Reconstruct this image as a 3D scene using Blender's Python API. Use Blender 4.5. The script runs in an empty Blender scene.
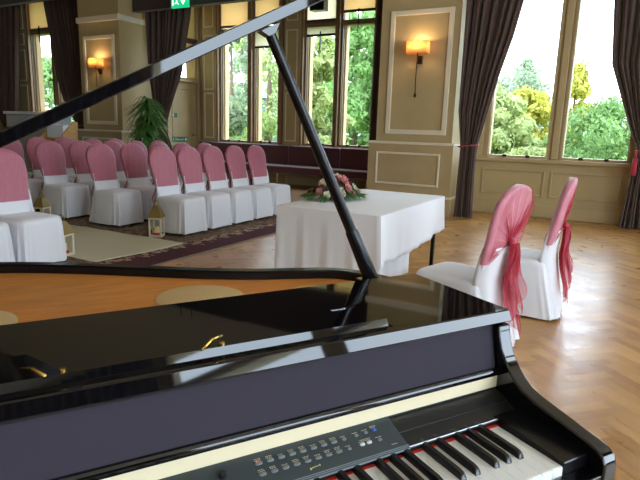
import bpy, bmesh, math, random
from mathutils import Vector, Matrix
random.seed(7)
PI = math.pi
sc = bpy.context.scene
C = sc.collection
# ------------------------------------------------------------------ materials
def mat(name, col, rough=0.5, metal=0.0, spec=0.5, var=0.0, scale=8.0, bump=0.0, bscale=60.0, coat=0.0,
        alpha=1.0, trans=0.0, sheen=0.0, emit=None, estr=0.0, col2=None, stretch=(1, 1, 1)):
    m = bpy.data.materials.new(name); m.use_nodes = True
    nt = m.node_tree; b = nt.nodes['Principled BSDF']
    b.inputs['Base Color'].default_value = (*col, 1); b.inputs['Roughness'].default_value = rough
    b.inputs['Metallic'].default_value = metal; b.inputs['Specular IOR Level'].default_value = spec
    b.inputs['Coat Weight'].default_value = coat; b.inputs['Coat Roughness'].default_value = 0.03
    b.inputs['Sheen Weight'].default_value = sheen; b.inputs['Alpha'].default_value = alpha
    if emit: b.inputs['Emission Color'].default_value = (*emit, 1); b.inputs['Emission Strength'].default_value = estr
    tc = nt.nodes.new('ShaderNodeTexCoord'); mp = nt.nodes.new('ShaderNodeMapping'); mp.inputs['Scale'].default_value = stretch
    nt.links.new(tc.outputs['Object'], mp.inputs['Vector'])
    if var > 0 or col2:
        n = nt.nodes.new('ShaderNodeTexNoise'); n.inputs['Scale'].default_value = scale; n.inputs['Detail'].default_value = 4
        nt.links.new(mp.outputs[0], n.inputs['Vector'])
        r = nt.nodes.new('ShaderNodeValToRGB'); r.color_ramp.elements[0].position = .3; r.color_ramp.elements[1].position = .7
        c2 = col2 or tuple(max(0, c * (1 - var)) for c in col)
        r.color_ramp.elements[0].color = (*c2, 1)
        r.color_ramp.elements[1].color = (*[min(1, c * (1 + var * .5)) for c in col], 1)
        nt.links.new(n.outputs['Fac'], r.inputs[0]); nt.links.new(r.outputs[0], b.inputs['Base Color'])
    if bump > 0:
        n = nt.nodes.new('ShaderNodeTexNoise'); n.inputs['Scale'].default_value = bscale
        nt.links.new(mp.outputs[0], n.inputs['Vector'])
        bp = nt.nodes.new('ShaderNodeBump'); bp.inputs['Strength'].default_value = bump; bp.inputs['Distance'].default_value = .01
        nt.links.new(n.outputs['Fac'], bp.inputs['Height']); nt.links.new(bp.outputs[0], b.inputs['Normal'])
    if trans > 0:
        out = nt.nodes['Material Output']; t = nt.nodes.new('ShaderNodeBsdfTranslucent'); t.inputs[0].default_value = (*col, 1)
        mx = nt.nodes.new('ShaderNodeMixShader'); mx.inputs[0].default_value = trans
        nt.links.new(b.outputs[0], mx.inputs[1]); nt.links.new(t.outputs[0], mx.inputs[2]); nt.links.new(mx.outputs[0], out.inputs[0])
    return m
def s(r, g, b):   # srgb 0-255 -> linear
    f = lambda c: (c / 255 / 12.92) if c / 255 <= .04045 else ((c / 255 + .055) / 1.055) ** 2.4
    return (f(r), f(g), f(b))
def glass_mat(name, tint=(1, 1, 1), fac=.02):
    m = bpy.data.materials.new(name); m.use_nodes = True; nt = m.node_tree; nt.nodes.clear()
    o = nt.nodes.new('ShaderNodeOutputMaterial'); t = nt.nodes.new('ShaderNodeBsdfTransparent'); t.inputs[0].default_value = (*tint, 1)
    g = nt.nodes.new('ShaderNodeBsdfGlossy'); g.inputs['Roughness'].default_value = .02
    mx = nt.nodes.new('ShaderNodeMixShader'); mx.inputs[0].default_value = fac
    nt.links.new(t.outputs[0], mx.inputs[1]); nt.links.new(g.outputs[0], mx.inputs[2]); nt.links.new(mx.outputs[0], o.inputs[0])
    return m
def sheer(name, col, alpha, attr=False, col2=None):
    m = bpy.data.materials.new(name); m.use_nodes = True; nt = m.node_tree; nt.nodes.clear()
    o = nt.nodes.new('ShaderNodeOutputMaterial'); t = nt.nodes.new('ShaderNodeBsdfTransparent')
    d = nt.nodes.new('ShaderNodeBsdfPrincipled'); d.inputs['Base Color'].default_value = (*col, 1); d.inputs['Roughness'].default_value = .45
    d.inputs['Sheen Weight'].default_value = .3
    tl = nt.nodes.new('ShaderNodeBsdfTranslucent'); tl.inputs[0].default_value = (*col, 1)
    m1 = nt.nodes.new('ShaderNodeMixShader'); m1.inputs[0].default_value = .35
    mx = nt.nodes.new('ShaderNodeMixShader'); mx.inputs[0].default_value = alpha
    if attr:    # how many layers of gathered cloth lie over each other
        a = nt.nodes.new('ShaderNodeAttribute'); a.attribute_name = 'gather'
        nt.links.new(a.outputs['Fac'], mx.inputs[0])
    nt.links.new(d.outputs[0], m1.inputs[1]); nt.links.new(tl.outputs[0], m1.inputs[2])
    nt.links.new(t.outputs[0], mx.inputs[1]); nt.links.new(m1.outputs[0], mx.inputs[2]); nt.links.new(mx.outputs[0], o.inputs[0])
    return m
M = {}
M['wall'] = mat('wall_paint', s(184, 163, 116), .55, var=.06, scale=1.5)
M['wood_paint'] = mat('painted_wood', s(182, 160, 116), .45, var=.07, scale=3)
M['moulding'] = mat('white_moulding', s(226, 216, 188), .45, bump=.2, bscale=40)
M['ceiling'] = mat('ceiling_paint', s(225, 215, 195), .8)
M['frame'] = mat('brown_window_frame', s(142, 112, 76), .4, var=.12, scale=5)
M['stone'] = mat('window_stone', s(206, 180, 140), .8, var=.1, scale=6)
M['curtain'] = mat('brown_curtain', s(78, 56, 46), .75, sheen=.35, var=.12, scale=10)
M['pelmet'] = mat('dark_pelmet', s(48, 26, 22), .7, sheen=.3)
M['black'] = mat('black_lacquer', (.003, .003, .004), .035, spec=.5, coat=.35)
M['blackmatt'] = mat('black_satin', (.012, .013, .014), .3)
M['rim'] = mat('black_rim_satin', (.006, .006, .007), .22, spec=.35)
M['panelgrey'] = mat('control_panel_grey', s(52, 62, 66), .35)
M['cloth_grille'] = mat('speaker_cloth', s(54, 49, 61), .95, bump=.25, bscale=900)
M['cream_felt'] = mat('cream_felt', s(240, 226, 190), .9)
M['orange'] = mat('orange_board', s(232, 150, 70), .42, var=.16, scale=3, stretch=(3, 14, 3))
M['oval'] = mat('cream_oval', s(226, 192, 134), .5)
M['ivory'] = mat('white_key', s(250, 252, 250), .2, coat=.3)
M['ebony'] = mat('black_key', s(24, 24, 25), .28, coat=.2)
M['redfelt'] = mat('red_felt', s(225, 50, 45), .9)
M['silver'] = mat('silver_trim', s(200, 206, 214), .22, metal=.9)
M['gold'] = mat('brass', s(226, 190, 96), .22, metal=1)
M['button'] = mat('button_grey', s(120, 128, 132), .3)
M['button_light'] = mat('button_pale', s(205, 210, 214), .3)
M['button_blue'] = mat('button_blue', s(60, 110, 215), .3)
M['button_red'] = mat('lamp_red', s(220, 40, 40), .3, emit=(1, .05, .03), estr=1.5)
M['print'] = mat('pale_print', s(206, 196, 160), .6)
M['white_cloth'] = mat('white_cloth', s(238, 239, 243), .8, sheen=.2, bump=.06, bscale=14)
M['chair_cloth'] = mat('white_chair_cover', s(226, 227, 232), .6, sheen=.3, bump=.12, bscale=9)
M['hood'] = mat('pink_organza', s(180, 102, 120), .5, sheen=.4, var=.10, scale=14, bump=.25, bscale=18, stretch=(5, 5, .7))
M['hood_near_lit'] = mat('lit_pink_organza', s(216, 138, 156), .5, sheen=.4, var=.14, scale=14, bump=.3, bscale=18, stretch=(5, 5, .7))  # same organza, painted paler for direct light and the white cover beneath
M['sash'] = sheer('crimson_sash', s(190, 28, 60), .8, attr=True)
M['metal_dark'] = mat('dark_metal', (.02, .02, .02), .4, metal=.6)
M['bench'] = mat('maroon_velvet', s(84, 26, 40), .7, sheen=.8)
M['glass'] = glass_mat('window_glass')
M['blind'] = mat('tan_roller_blind', s(236, 212, 170), .8, trans=.65)
M['blind_pale'] = mat('pale_roller_blind', s(240, 234, 214), .8, trans=.7)
M['crimson'] = mat('crimson_cord', s(176, 26, 56), .6, sheen=.4)
M['leaf'] = mat('houseplant_leaf', s(92, 140, 66), .4, var=.35, scale=6, trans=.2)
M['soil'] = mat('soil', s(60, 44, 32), .9)
M['bark'] = mat('bark', s(120, 104, 84), .9, var=.3, scale=12, bump=.4)
M['pot'] = mat('cream_pot', s(190, 176, 150), .4)
M['green_sign'] = mat('green_sign', s(20, 150, 100), .4, emit=s(20, 170, 110), estr=.9)
M['green_plate'] = mat('green_plate', s(36, 110, 74), .5)
M['white_lit'] = mat('white_sign_symbol', s(230, 250, 240), .4, emit=(.8, 1, .9), estr=.9)
M['white_paint'] = mat('white_symbol', s(220, 226, 214), .5)
M['shade'] = mat('cream_lamp_shade', s(238, 206, 156), .7, trans=.7)
M['bulb'] = mat('lit_bulb', (1, .8, .5), .5, emit=(1, .72, .42), estr=9)
M['bronze'] = mat('bronze', s(80, 56, 40), .35, metal=.8)
M['cream_wood'] = mat('cream_painted_lantern', s(214, 204, 176), .5)
M['roofbrown'] = mat('lantern_roof', s(134, 112, 60), .45, metal=.3)
M['candle'] = mat('candle_wax', s(236, 214, 160), .5)
M['greybox'] = mat('pale_grey_laminate', s(176, 184, 190), .5)
M['whitetop'] = mat('white_laminate', s(228, 234, 238), .4)
M['crate'] = mat('tan_crate_wood', s(206, 160, 96), .6, var=.15, scale=9, stretch=(1, 1, 6))
M['grass'] = mat('lawn', (.14, .24, .05), .9, var=.4, scale=2)
M['hill'] = mat('distant_hill', (.34, .42, .42), .95, var=.3, scale=.1)
M['house'] = mat('blue_grey_cladding', (.10, .14, .15), .7)
M['houseglass'] = mat('far_window_glass', (.12, .16, .17), .1)
M['housewhite'] = mat('far_white_frame', (.35, .36, .34), .6)
def leafmat(n, c):
    m = mat(n, c, .7, var=.4, scale=.9, trans=.35); return m
M['t_yellow'] = leafmat('yellow_green_leaves', (.42, .40, .06))
M['t_pale'] = leafmat('pale_green_leaves', (.28, .35, .22))
M['t_green'] = leafmat('bright_green_leaves', (.20, .34, .11))
M['t_dark'] = leafmat('mid_green_leaves', (.20, .36, .10))
M['t_lime'] = leafmat('lime_green_leaves', (.38, .46, .17))
# parquet, using a per-block value stored on the faces
m = bpy.data.materials.new('herringbone_parquet'); m.use_nodes = True; nt = m.node_tree; b = nt.nodes['Principled BSDF']
at = nt.nodes.new('ShaderNodeAttribute'); at.attribute_name = 'tone'
rp = nt.nodes.new('ShaderNodeValToRGB'); rp.color_ramp.elements[0].color = (*s(182, 130, 68), 1); rp.color_ramp.elements[1].color = (*s(216, 170, 106), 1)
tc = nt.nodes.new('ShaderNodeTexCoord'); nz = nt.nodes.new('ShaderNodeTexNoise'); nz.inputs['Scale'].default_value = 2.2; nz.inputs['Detail'].default_value = 9; nz.inputs['Roughness'].default_value = .68
nt.links.new(tc.outputs['Object'], nz.inputs['Vector'])
mx = nt.nodes.new('ShaderNodeMix'); mx.data_type = 'RGBA'; mx.blend_type = 'MULTIPLY'; mx.inputs[0].default_value = .7
r2 = nt.nodes.new('ShaderNodeValToRGB'); r2.color_ramp.elements[0].color = (.60, .50, .38, 1); r2.color_ramp.elements[1].color = (1.0, 1.0, 1.0, 1)
r2.color_ramp.elements[0].position = .35; r2.color_ramp.elements[1].position = .65
nt.links.new(at.outputs['Fac'], rp.inputs[0]); nt.links.new(nz.outputs['Fac'], r2.inputs[0])
nt.links.new(rp.outputs[0], mx.inputs[6]); nt.links.new(r2.outputs[0], mx.inputs[7]); nt.links.new(mx.outputs[2], b.inputs['Base Color'])
n3 = nt.nodes.new('ShaderNodeTexNoise'); n3.inputs['Scale'].default_value = 5; nt.links.new(tc.outputs['Object'], n3.inputs['Vector'])
mr = nt.nodes.new('ShaderNodeMapRange'); mr.inputs['To Min'].default_value = .2; mr.inputs['To Max'].default_value = .42
nt.links.new(n3.outputs['Fac'], mr.inputs[0]); nt.links.new(mr.outputs[0], b.inputs['Roughness'])
bp = nt.nodes.new('ShaderNodeBump'); bp.inputs['Strength'].default_value = .15; bp.inputs['Distance'].default_value = .004
nt.links.new(n3.outputs['Fac'], bp.inputs['Height']); nt.links.new(bp.outputs[0], b.inputs['Normal'])
M['parquet'] = m
# carpet: maroon band with a cream scroll on its inner side, brown patterned field
m = bpy.data.materials.new('patterned_carpet'); m.use_nodes = True; nt = m.node_tree; b = nt.nodes['Principled BSDF']
b.inputs['Roughness'].default_value = .95
tc = nt.nodes.new('ShaderNodeTexCoord'); sx = nt.nodes.new('ShaderNodeSeparateXYZ'); nt.links.new(tc.outputs['Object'], sx.inputs[0])
def math_n(op, a, bb=None):
    n = nt.nodes.new('ShaderNodeMath'); n.operation = op
    for i, v in enumerate((a, bb)):
        if v is None: continue
        if isinstance(v, (int, float)): n.inputs[i].default_value = v
        else: nt.links.new(v, n.inputs[i])
    return n.outputs[0]
def mixc(f, c1, c2):
    n = nt.nodes.new('ShaderNodeMix'); n.data_type = 'RGBA'; nt.links.new(f, n.inputs[0])
    for i, v in ((6, c1), (7, c2)):
        if isinstance(v, tuple): n.inputs[i].default_value = (*v, 1)
        else: nt.links.new(v, n.inputs[i])
    return n.outputs[2]
vo = nt.nodes.new('ShaderNodeTexVoronoi'); vo.inputs['Scale'].default_value = 9; nt.links.new(tc.outputs['Object'], vo.inputs['Vector'])
wv = nt.nodes.new('ShaderNodeTexNoise'); wv.inputs['Scale'].default_value = 16; wv.inputs['Detail'].default_value = 3; nt.links.new(tc.outputs['Object'], wv.inputs['Vector'])
field = mixc(math_n('GREATER_THAN', wv.outputs['Fac'], .52), s(96, 72, 50), s(134, 112, 84))
field = mixc(math_n('LESS_THAN', vo.outputs['Distance'], .2), field, s(72, 44, 36))
scroll = math_n('ADD', math_n('MULTIPLY', math_n('SINE', math_n('MULTIPLY', sx.outputs['Y'], 26.0)), .045), math_n('MULTIPLY', math_n('SUBTRACT', wv.outputs['Fac'], .5), .5))
d = math_n('ABSOLUTE', math_n('SUBTRACT', math_n('ADD', sx.outputs['X'], 4.02), scroll))
band = mixc(math_n('LESS_THAN', d, .04), s(74, 18, 32), s(176, 152, 124))
col = mixc(math_n('GREATER_THAN', sx.outputs['X'], -4.08), field, band)
col = mixc(math_n('GREATER_THAN', sx.outputs['X'], -3.635), col, s(150, 132, 118))
nt.links.new(col, b.inputs['Base Color']); M['carpet'] = m
M['runner'] = mat('cream_runner_cloth', s(206, 200, 172), .9, bump=.2, bscale=5)
# ------------------------------------------------------------------ mesh helpers
class MB:
    def __init__(s_): s_.v = []; s_.f = []
    def add(s_, vs, fs):
        n = len(s_.v); s_.v += [tuple(v) for v in vs]; s_.f += [tuple(i + n for i in f) for f in fs]; return s_
    def box(s_, x0, x1, y0, y1, z0, z1, mtx=None):
        vs = [Vector((x, y, z)) for z in (z0, z1) for x, y in ((x0, y0), (x1, y0), (x1, y1), (x0, y1))]
        if mtx: vs = [mtx @ v for v in vs]
        return s_.add(vs, [(0, 3, 2, 1), (4, 5, 6, 7), (0, 1, 5, 4), (1, 2, 6, 5), (2, 3, 7, 6), (3, 0, 4, 7)])
    def prism(s_, poly, a, bb, axis='z'):      # poly of 2-tuples extruded along axis from a to bb
        def P(p, t): return {'z': (p[0], p[1], t), 'x': (t, p[0], p[1]), 'y': (p[0], t, p[1])}[axis]
        n = len(poly); vs = [P(p, a) for p in poly] + [P(p, bb) for p in poly]
        fs = [tuple(range(n))[::-1], tuple(range(n, 2 * n))] + [(i, (i + 1) % n, n + (i + 1) % n, n + i) for i in range(n)]
        return s_.add(vs, fs)
    def grid(s_, fn, nu, nv, cu=False):
        vs = [fn(i / (nu if cu else nu - 1), j / (nv - 1)) for j in range(nv) for i in range(nu)]
        fs = []
        for j in range(nv - 1):
            for i in range(nu if cu else nu - 1):
                k = (i + 1) % nu; fs.append((j * nu + i, j * nu + k, (j + 1) * nu + k, (j + 1) * nu + i))
        return s_.add(vs, fs)
    def rings(s_, rings, cap0=True, cap1=True):
        n = len(rings[0]); vs = [p for r in rings for p in r]; fs = []
        for j in range(len(rings) - 1):
            for i in range(n):
                k = (i + 1) % n; fs.append((j * n + i, j * n + k, (j + 1) * n + k, (j + 1) * n + i))
        if cap0: fs.append(tuple(range(n))[::-1])
        if cap1: fs.append(tuple(range((len(rings) - 1) * n, len(rings) * n)))
        return s_.add(vs, fs)
    def tube(s_, path, r, n=10, sq=None):
        path = [Vector(p) for p in path]; rr = r if isinstance(r, (list, tuple)) else [r] * len(path); rings = []
        for i, p in enumerate(path):
            t = (path[min(i + 1, len(path) - 1)] - path[max(i - 1, 0)]).normalized()
            up = Vector((0, 0, 1)) if abs(t.z) < .95 else Vector((1, 0, 0))
            a = t.cross(up).normalized(); bb = t.cross(a).normalized()
            rings.append([p + (a * math.cos(2 * PI * k / n) + bb * math.sin(2 * PI * k / n)) * rr[i] for k in range(n)])
        return s_.rings(rings)
    def lathe(s_, prof, cx=0, cy=0, n=20):
        return s_.rings([[(cx + r * math.cos(2 * PI * k / n), cy + r * math.sin(2 * PI * k / n), z) for k in range(n)] for r, z in prof])
    def ball(s_, c, r, n=10, m=6, sq=(1, 1, 1)):
        return s_.rings([[(c[0] + r * sq[0] * math.sin(PI * (j + .02) / (m + .04)) * math.cos(2 * PI * k / n), c[1] + r * sq[1] * math.sin(PI * (j + .02) / (m + .04)) * math.sin(2 * PI * k / n),
                           c[2] - r * sq[2] * math.cos(PI * (j + .02) / (m + .04))) for k in range(n)] for j in range(m + 1)])
    def build(s_, name, m, parent=None, smooth=False, bevel=0, solid=0, sub=0, loc=None, fix=True):
        me = bpy.data.meshes.new(name); me.from_pydata(s_.v, [], s_.f); me.update()
        if fix:
            bm = bmesh.new(); bm.from_mesh(me); bmesh.ops.recalc_face_normals(bm, faces=bm.faces); bm.to_mesh(me); bm.free()
        o = bpy.data.objects.new(name, me); C.objects.link(o)
        me.materials.append(m)
        if smooth:
            for p in me.polygons: p.use_smooth = True
            if smooth == 'auto': me.set_sharp_from_angle(angle=math.radians(40))
        if parent: o.parent = parent
        if loc: o.location = loc
        if bevel:
            d = o.modifiers.new('b', 'BEVEL'); d.width = bevel; d.segments = 3; d.limit_method = 'ANGLE'; d.angle_limit = math.radians(35)
            for p in me.polygons: p.use_smooth = True
            d.harden_normals = True
        if solid: d = o.modifiers.new('s', 'SOLIDIFY'); d.thickness = solid; d.offset = 0
        if sub: d = o.modifiers.new('u', 'SUBSURF'); d.levels = sub; d.render_levels = sub
        return o
def tag(o, label=None, cat=None, group=None, kind=None):
    if label: o['label'] = label
    if cat: o['category'] = cat
    if group: o['group'] = group
    if kind: o['kind'] = kind
    return o
def empty(name, loc=(0, 0, 0), rz=0, label=None, cat=None, group=None, kind=None):
    o = bpy.data.objects.new(name, None); C.objects.link(o); o.location = loc; o.rotation_euler = (0, 0, rz); o.empty_display_size = .1
    return tag(o, label, cat, group, kind)
def kids(o): return [c for c in bpy.data.objects if c.parent == o]
def copy_tree(o, parent=None):
    c = o.copy(); C.objects.link(c)
    if parent: c.parent = parent
    for ch in kids(o): copy_tree(ch, c)
    return c
def struct(o): o['kind'] = 'structure'; return o
# ------------------------------------------------------------------ setting
UL, UR, VN, VB, VBAY, HC = -15.6, 5.6, -5.0, 9.25, 10.75, 4.6
P1 = (-10.85, -9.45); P2 = (-3.67, -2.27)
def wall(name, axis, c0, c1, a0, a1, holes, z1=HC, m='wall'):
    # axis 'u': wall runs along x, thickness in y from c0 to c1
    mb = MB(); xs = sorted({a0, a1, *[h[0] for h in holes], *[h[1] for h in holes]}); zs = sorted({0, z1, *[h[2] for h in holes], *[h[3] for h in holes]})
    for i in range(len(xs) - 1):
        for j in range(len(zs) - 1):
            xm, zm = (xs[i] + xs[i + 1]) / 2, (zs[j] + zs[j + 1]) / 2
            if any(h[0] < xm < h[1] and h[2] < zm < h[3] for h in holes): continue
            if axis == 'u': mb.box(xs[i], xs[i + 1], c0, c1, zs[j], zs[j + 1])
            else: mb.box(c0, c1, xs[i], xs[i + 1], zs[j], zs[j + 1])
    return struct(mb.build(name, M[m]))
Z0, Z1, Z2, Z3 = .96, 3.45, 3.55, 4.25
winN = [0]
def window(axis, c, a0, a1, z0=Z0, z1=Z1, z2=Z2, z3=Z3, out=1, blind_top=None, blind_low=None, rod=None, fm='frame', btm='blind'):
    """timber frame with a lower and an upper light; c = inner plane, out = direction of outside"""
    winN[0] += 1; root = empty('window_%d' % winN[0], kind='structure')
    def B(mb, p0, p1, d0, d1, q0, q1):
        e0, e1 = sorted((c + out * d0, c + out * d1))
        return mb.box(p0, p1, e0, e1, q0, q1) if axis == 'u' else mb.box(e0, e1, p0, p1, q0, q1)
    fr = MB(); t = .045
    for zz0, zz1 in ((z0, z1), (z2, z3)):
        B(fr, a0 - t, a0, -.02, .06, zz0 - t, zz1 + t); B(fr, a1, a1 + t, -.02, .06, zz0 - t, zz1 + t)
        B(fr, a0, a1, -.02, .06, zz0 - t, zz0); B(fr, a0, a1, -.02, .06, zz1, zz1 + t)
    fr.build('frame', M[fm], root, bevel=.006)
    g = MB(); B(g, a0, a1, .015, .023, z0, z1); B(g, a0, a1, .015, .023, z2, z3); g.build('pane', M['glass'], root)
    for k in (.3, .7):
        p = a0 + (a1 - a0) * k; l = MB(); B(l, p - .03, p + .03, -.045, -.02, z0 - .025, z0 + .012); l.build('sash_latch', M['metal_dark'], root, bevel=.004)
    if blind_top:
        w = MB(); B(w, a0 + .005, a1 - .005, -.012, -.004, blind_top, z3); w.build('roller_blind', M[btm], root)
        w = MB(); B(w, a0 + .002, a1 - .002, -.022, .0, blind_top - .05, blind_top); w.build('blind_bar', M['bench'], root)
    if blind_low:
        w = MB(); B(w, a0 + .005, a1 - .005, -.012, -.004, blind_low, z1); w.build('roller_blind', M['blind_pale'], root)
        w = MB(); B(w, a0 + .002, a1 - .002, -.022, .0, blind_low - .045, blind_low); w.build('blind_bar', M['metal_dark'], root)
    if rod:
        p = a0 + (a1 - a0) * .5; w = MB(); B(w, p - .012, p + .012, -.05, -.03, rod - .34, rod + .05); w.build('blind_pull', M['metal_dark'], root)
    # portal for the daylight
    L = bpy.data.lights.new('daylight_portal', 'AREA'); L.shape = 'RECTANGLE'; L.size = a1 - a0; L.size_y = z3 - z0; L.cycles.is_portal = True
    lo = bpy.data.objects.new('daylight_portal', L); C.objects.link(lo); lo['kind'] = 'helper'
    mid = (a0 + a1) / 2; zc = (z0 + z3) / 2
    dirv = Vector((0, -out, 0)) if axis == 'u' else Vector((-out, 0, 0))
    lo.location = (mid, c + out * .3, zc) if axis == 'u' else (c + out * .3, mid, zc)
    lo.rotation_euler = dirv.to_track_quat('-Z', 'Y').to_euler()
    return root
def holes(lst): return [(a, b, z0, z1) for a, b in lst for z0, z1 in ((Z0, Z1), (Z2, Z3))]
WR = [(-1.96, -1.07), (-.83, .05), (1.5, 2.4), (2.64, 3.54)]  # last pair is out of view, added for more daylight
WL = [(-13.82, -13.05), (-12.85, -12.1)]
WB = [(-8.77, -7.98), (-7.77, -7.12), (-6.38, -5.68), (-5.49, -4.78)]
WS = [(-1.6, .42), (.74, 3.5), (5.2, 6.6)]
wall('wall_back_right', 'u', VB, VB + .2, P2[1], UR, holes(WR))
wall('wall_back_left', 'u', VB, VB + .24, UL, P1[0], holes(WL))
wall('wall_bay_back', 'u', VBAY, VBAY + .22, P1[1] - .3, P2[0] + .3, holes(WB))
DV0, DV1 = 9.68, 10.62
wall('wall_bay_left', 'v', P1[1] - .3, P1[1], VB, VBAY, [(DV0, DV1, 0, 2.3), (DV0 + .05, DV1 - .05, 2.4, 3.2), (DV0 + .05, DV1 - .05, 3.32, 4.1)])
wall('wall_bay_right', 'v', P2[0], P2[0] + .3, VB, VBAY, [])
wall('wall_right', 'v', UR, UR + .35, VN, VB + .35, [h for a in WS for h in ((a[0], a[1], .5, 3.45), (a[0], a[1], 3.55, 4.25))])
wall('wall_left', 'v', UL - .35, UL, VN, VB + .35, [])
wall('wall_front', 'u', VN - .35, VN, UL, UR, [h for a in ((3.0, 4.8),) for h in ((a[0], a[1], .5, 3.45), (a[0], a[1], 3.55, 4.25))])
struct(MB().box(UL, UR, VN, VBAY + .3, HC, HC + .2).build('ceiling', M['ceiling']))
for a in WR: window('u', VB, *a, fm='wood_paint')
for a in WL: window('u', VB, *a, blind_top=3.6, rod=3.6)
window('u', VBAY, *WB[0], blind_top=3.62); window('u', VBAY, *WB[1], blind_top=3.62, blind_low=3.12)
window('u', VBAY, *WB[2], blind_top=3.6, btm='blind_pale', blind_low=3.3, rod=3.3); window('u', VBAY, *WB[3], blind_top=3.74, rod=3.7)
for a in WS: window('v', UR, *a, z0=.5)
WF_FILL = [(3.0, 4.8)]  # unseen window behind the camera, added to brighten the near whites
for a in WF_FILL: window('u', VN, *a, z0=.5, out=-1)
for k, (a0, a1) in enumerate(((-4.9, -1.75), (3.7, 5.0), (6.8, 8.9))):
    nf = int((a1 - a0) * 6); MB().grid(lambda i, j: (UR - .14 + .05 * math.sin(2 * PI * nf * i) + .015 * math.sin(9 * i), a0 + (a1 - a0) * i, .02 + 4.4 * j), nf * 10, 6).build('window_drape', M['pelmet'], bpy.data.objects['window_9' if k == 0 else 'window_10'], smooth=True, solid=.008, fix=False)
# floor: real blocks laid in herringbone
def parquet(x0, x1, y0, y1, w=.07, n=4):
    mb = MB(); tones = []; L = w * n; c, sn = math.cos(PI / 4), math.sin(PI / 4)
    R_ = int((x1 - x0 + y1 - y0) / w) + 4; ox, oy = (x0 + x1) / 2, (y0 + y1) / 2
    def put(px, py, hx, hy):
        cx, cy = px + hx / 2, py + hy / 2; X, Y = c * cx - sn * cy + ox, sn * cx + c * cy + oy
        if not (x0 - .3 < X < x1 + .3 and y0 - .3 < Y < y1 + .3): return
        g = .0012; q = []
        for ax, ay in ((px + g, py + g), (px + hx - g, py + g), (px + hx - g, py + hy - g), (px + g, py + hy - g)):
            q.append((min(max(c * ax - sn * ay + ox, x0), x1), min(max(sn * ax + c * ay + oy, y0), y1), 0))
        k = len(mb.v); mb.v += q; mb.f.append((k, k + 1, k + 2, k + 3)); tones.append(random.random())
    K = R_ // 2
    for j in range(-K, K):          # diagonal steps
        for i in range(-K // n, K // n):
            bx, by = j * w + i * L, j * w - i * L
            put(bx, by, L, w); put(bx, by + w, w, L)
    return mb, tones
mb, tones = parquet(-5, UR, -2.5, VB)
mb2 = MB()
flo = mb.build('floor', M['parquet'], fix=False); struct(flo)
a = flo.data.attributes.new('tone', 'FLOAT', 'FACE')
for i, t in enumerate(tones): a.data[i].value = t
struct(MB().box(UL - .35, UR + .35, VN - .35, VBAY + .35, -.3, -.002).build('floor_base', M['stone']))
msub = M['parquet'].copy(); struct(MB().box(UL, -4.98, VN, VBAY, -.02, -.0005).build('floor_left', mat('far_parquet', s(150, 112, 70), .35, var=.2, scale=5)))
struct(MB().box(-5, P2[0], VB, VBAY, -.02, -.0005).build('floor_bay', mat('bay_parquet', s(165, 124, 78), .35, var=.2, scale=5)))
# pillars
def pillar(name, u0, u1):
    root = empty(name, kind='structure')
    MB().box(u0 + .09, u1 - .05, 8.32, VB + .3, 0, HC).build('shaft', M['wall'], root)
    MB().box(u0, u1, 8.24, VB + .2, 0, 1.09).build('dado', M['wood_paint'], root)
    MB().box(u0 - .015, u1 + .015, 8.22, VB, 1.085, 1.125).build('dado_rail', M['moulding'], root, bevel=.01)
    MB().box(u0 - .02, u1 + .02, 8.21, VB, 0, .27).build('skirting', M['wood_paint'], root, bevel=.01)
    MB().box(u0 - .025, u1 + .025, 8.20, VB, .27, .3).build('skirting_rail', M['moulding'], root, bevel=.008)
    MB().box(u0 + .05, u1 - .02, 8.28, VB, 3.38, 3.5).build('cornice_band', M['moulding'], root, bevel=.02)
    return root
def moulding_frame(nm, parent, axis, c, a0, a1, z0, z1, t=.05, d=.03, m='moulding', out=-1):
    mb = MB()
    for (p0, p1, q0, q1) in ((a0, a0 + t, z0, z1), (a1 - t, a1, z0, z1), (a0 + t, a1 - t, z0, z0 + t), (a0 + t, a1 - t, z1 - t, z1)):
        e0, e1 = sorted((c, c + out * d))
        mb.box(p0, p1, e0, e1, q0, q1) if axis == 'u' else mb.box(e0, e1, p0, p1, q0, q1)
    return mb.build(nm, M[m], parent, bevel=.01)
for nm, (u0, u1), (f0, f1) in (('pillar_left', P1, (-10.62, -9.64)), ('pillar_right', P2, (-3.42, -2.42))):
    r = pillar(nm, u0, u1)
    moulding_frame('wall_panel_moulding', r, 'u', 8.32, f0, f1, 1.24, 3.1, .075)
    moulding_frame('dado_panel_moulding', r, 'u', 8.24, u0 + .14, u1 - .19, .44, .96, .035, .02)
moulding_frame('dado_panel_moulding', bpy.data.objects['pillar_left'], 'v', P1[1], 8.4, 9.0, .44, .96, .035, .02, out=1)
# dado of the right window wall
tr = empty('trim_1', kind='structure')
MB().box(P2[1], UR, VB - .09, VB, .86, .92).build('window_sill', M['wood_paint'], tr, bevel=.012)
MB().box(P2[1], UR, VB - .04, VB, 0, .2).build('skirting', M['wood_paint'], tr, bevel=.012)
for a0, a1 in ((-2.03, -1.05), (-.97, .03), (.2, 1.1), (1.5, 2.4), (2.6, 3.5), (3.8, 4.8)):
    moulding_frame('panel_moulding', tr, 'u', VB, a0, a1, .32, .735, .03, .018, 'wood_paint')
for a0, a1 in ((-2.27, -2.05), (.14, 1.4), (3.63, 5.5)):
    MB().box(a0, a1, VB - .05, VB, .92, HC).build('window_pier', M['wood_paint'], tr, bevel=.01)
for a0 in (-1.0, 2.47): MB().box(a0, a0 + .11, VB - .045, VB, .92, HC).build('window_post', M['wood_paint'], tr, bevel=.02)
tr = empty('trim_2', kind='structure')     # bay shutters, posts and dado
MB().box(P1[1], P2[0], VBAY - .1, VBAY, .86, .915).build('window_sill', M['frame'], tr, bevel=.01)
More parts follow.
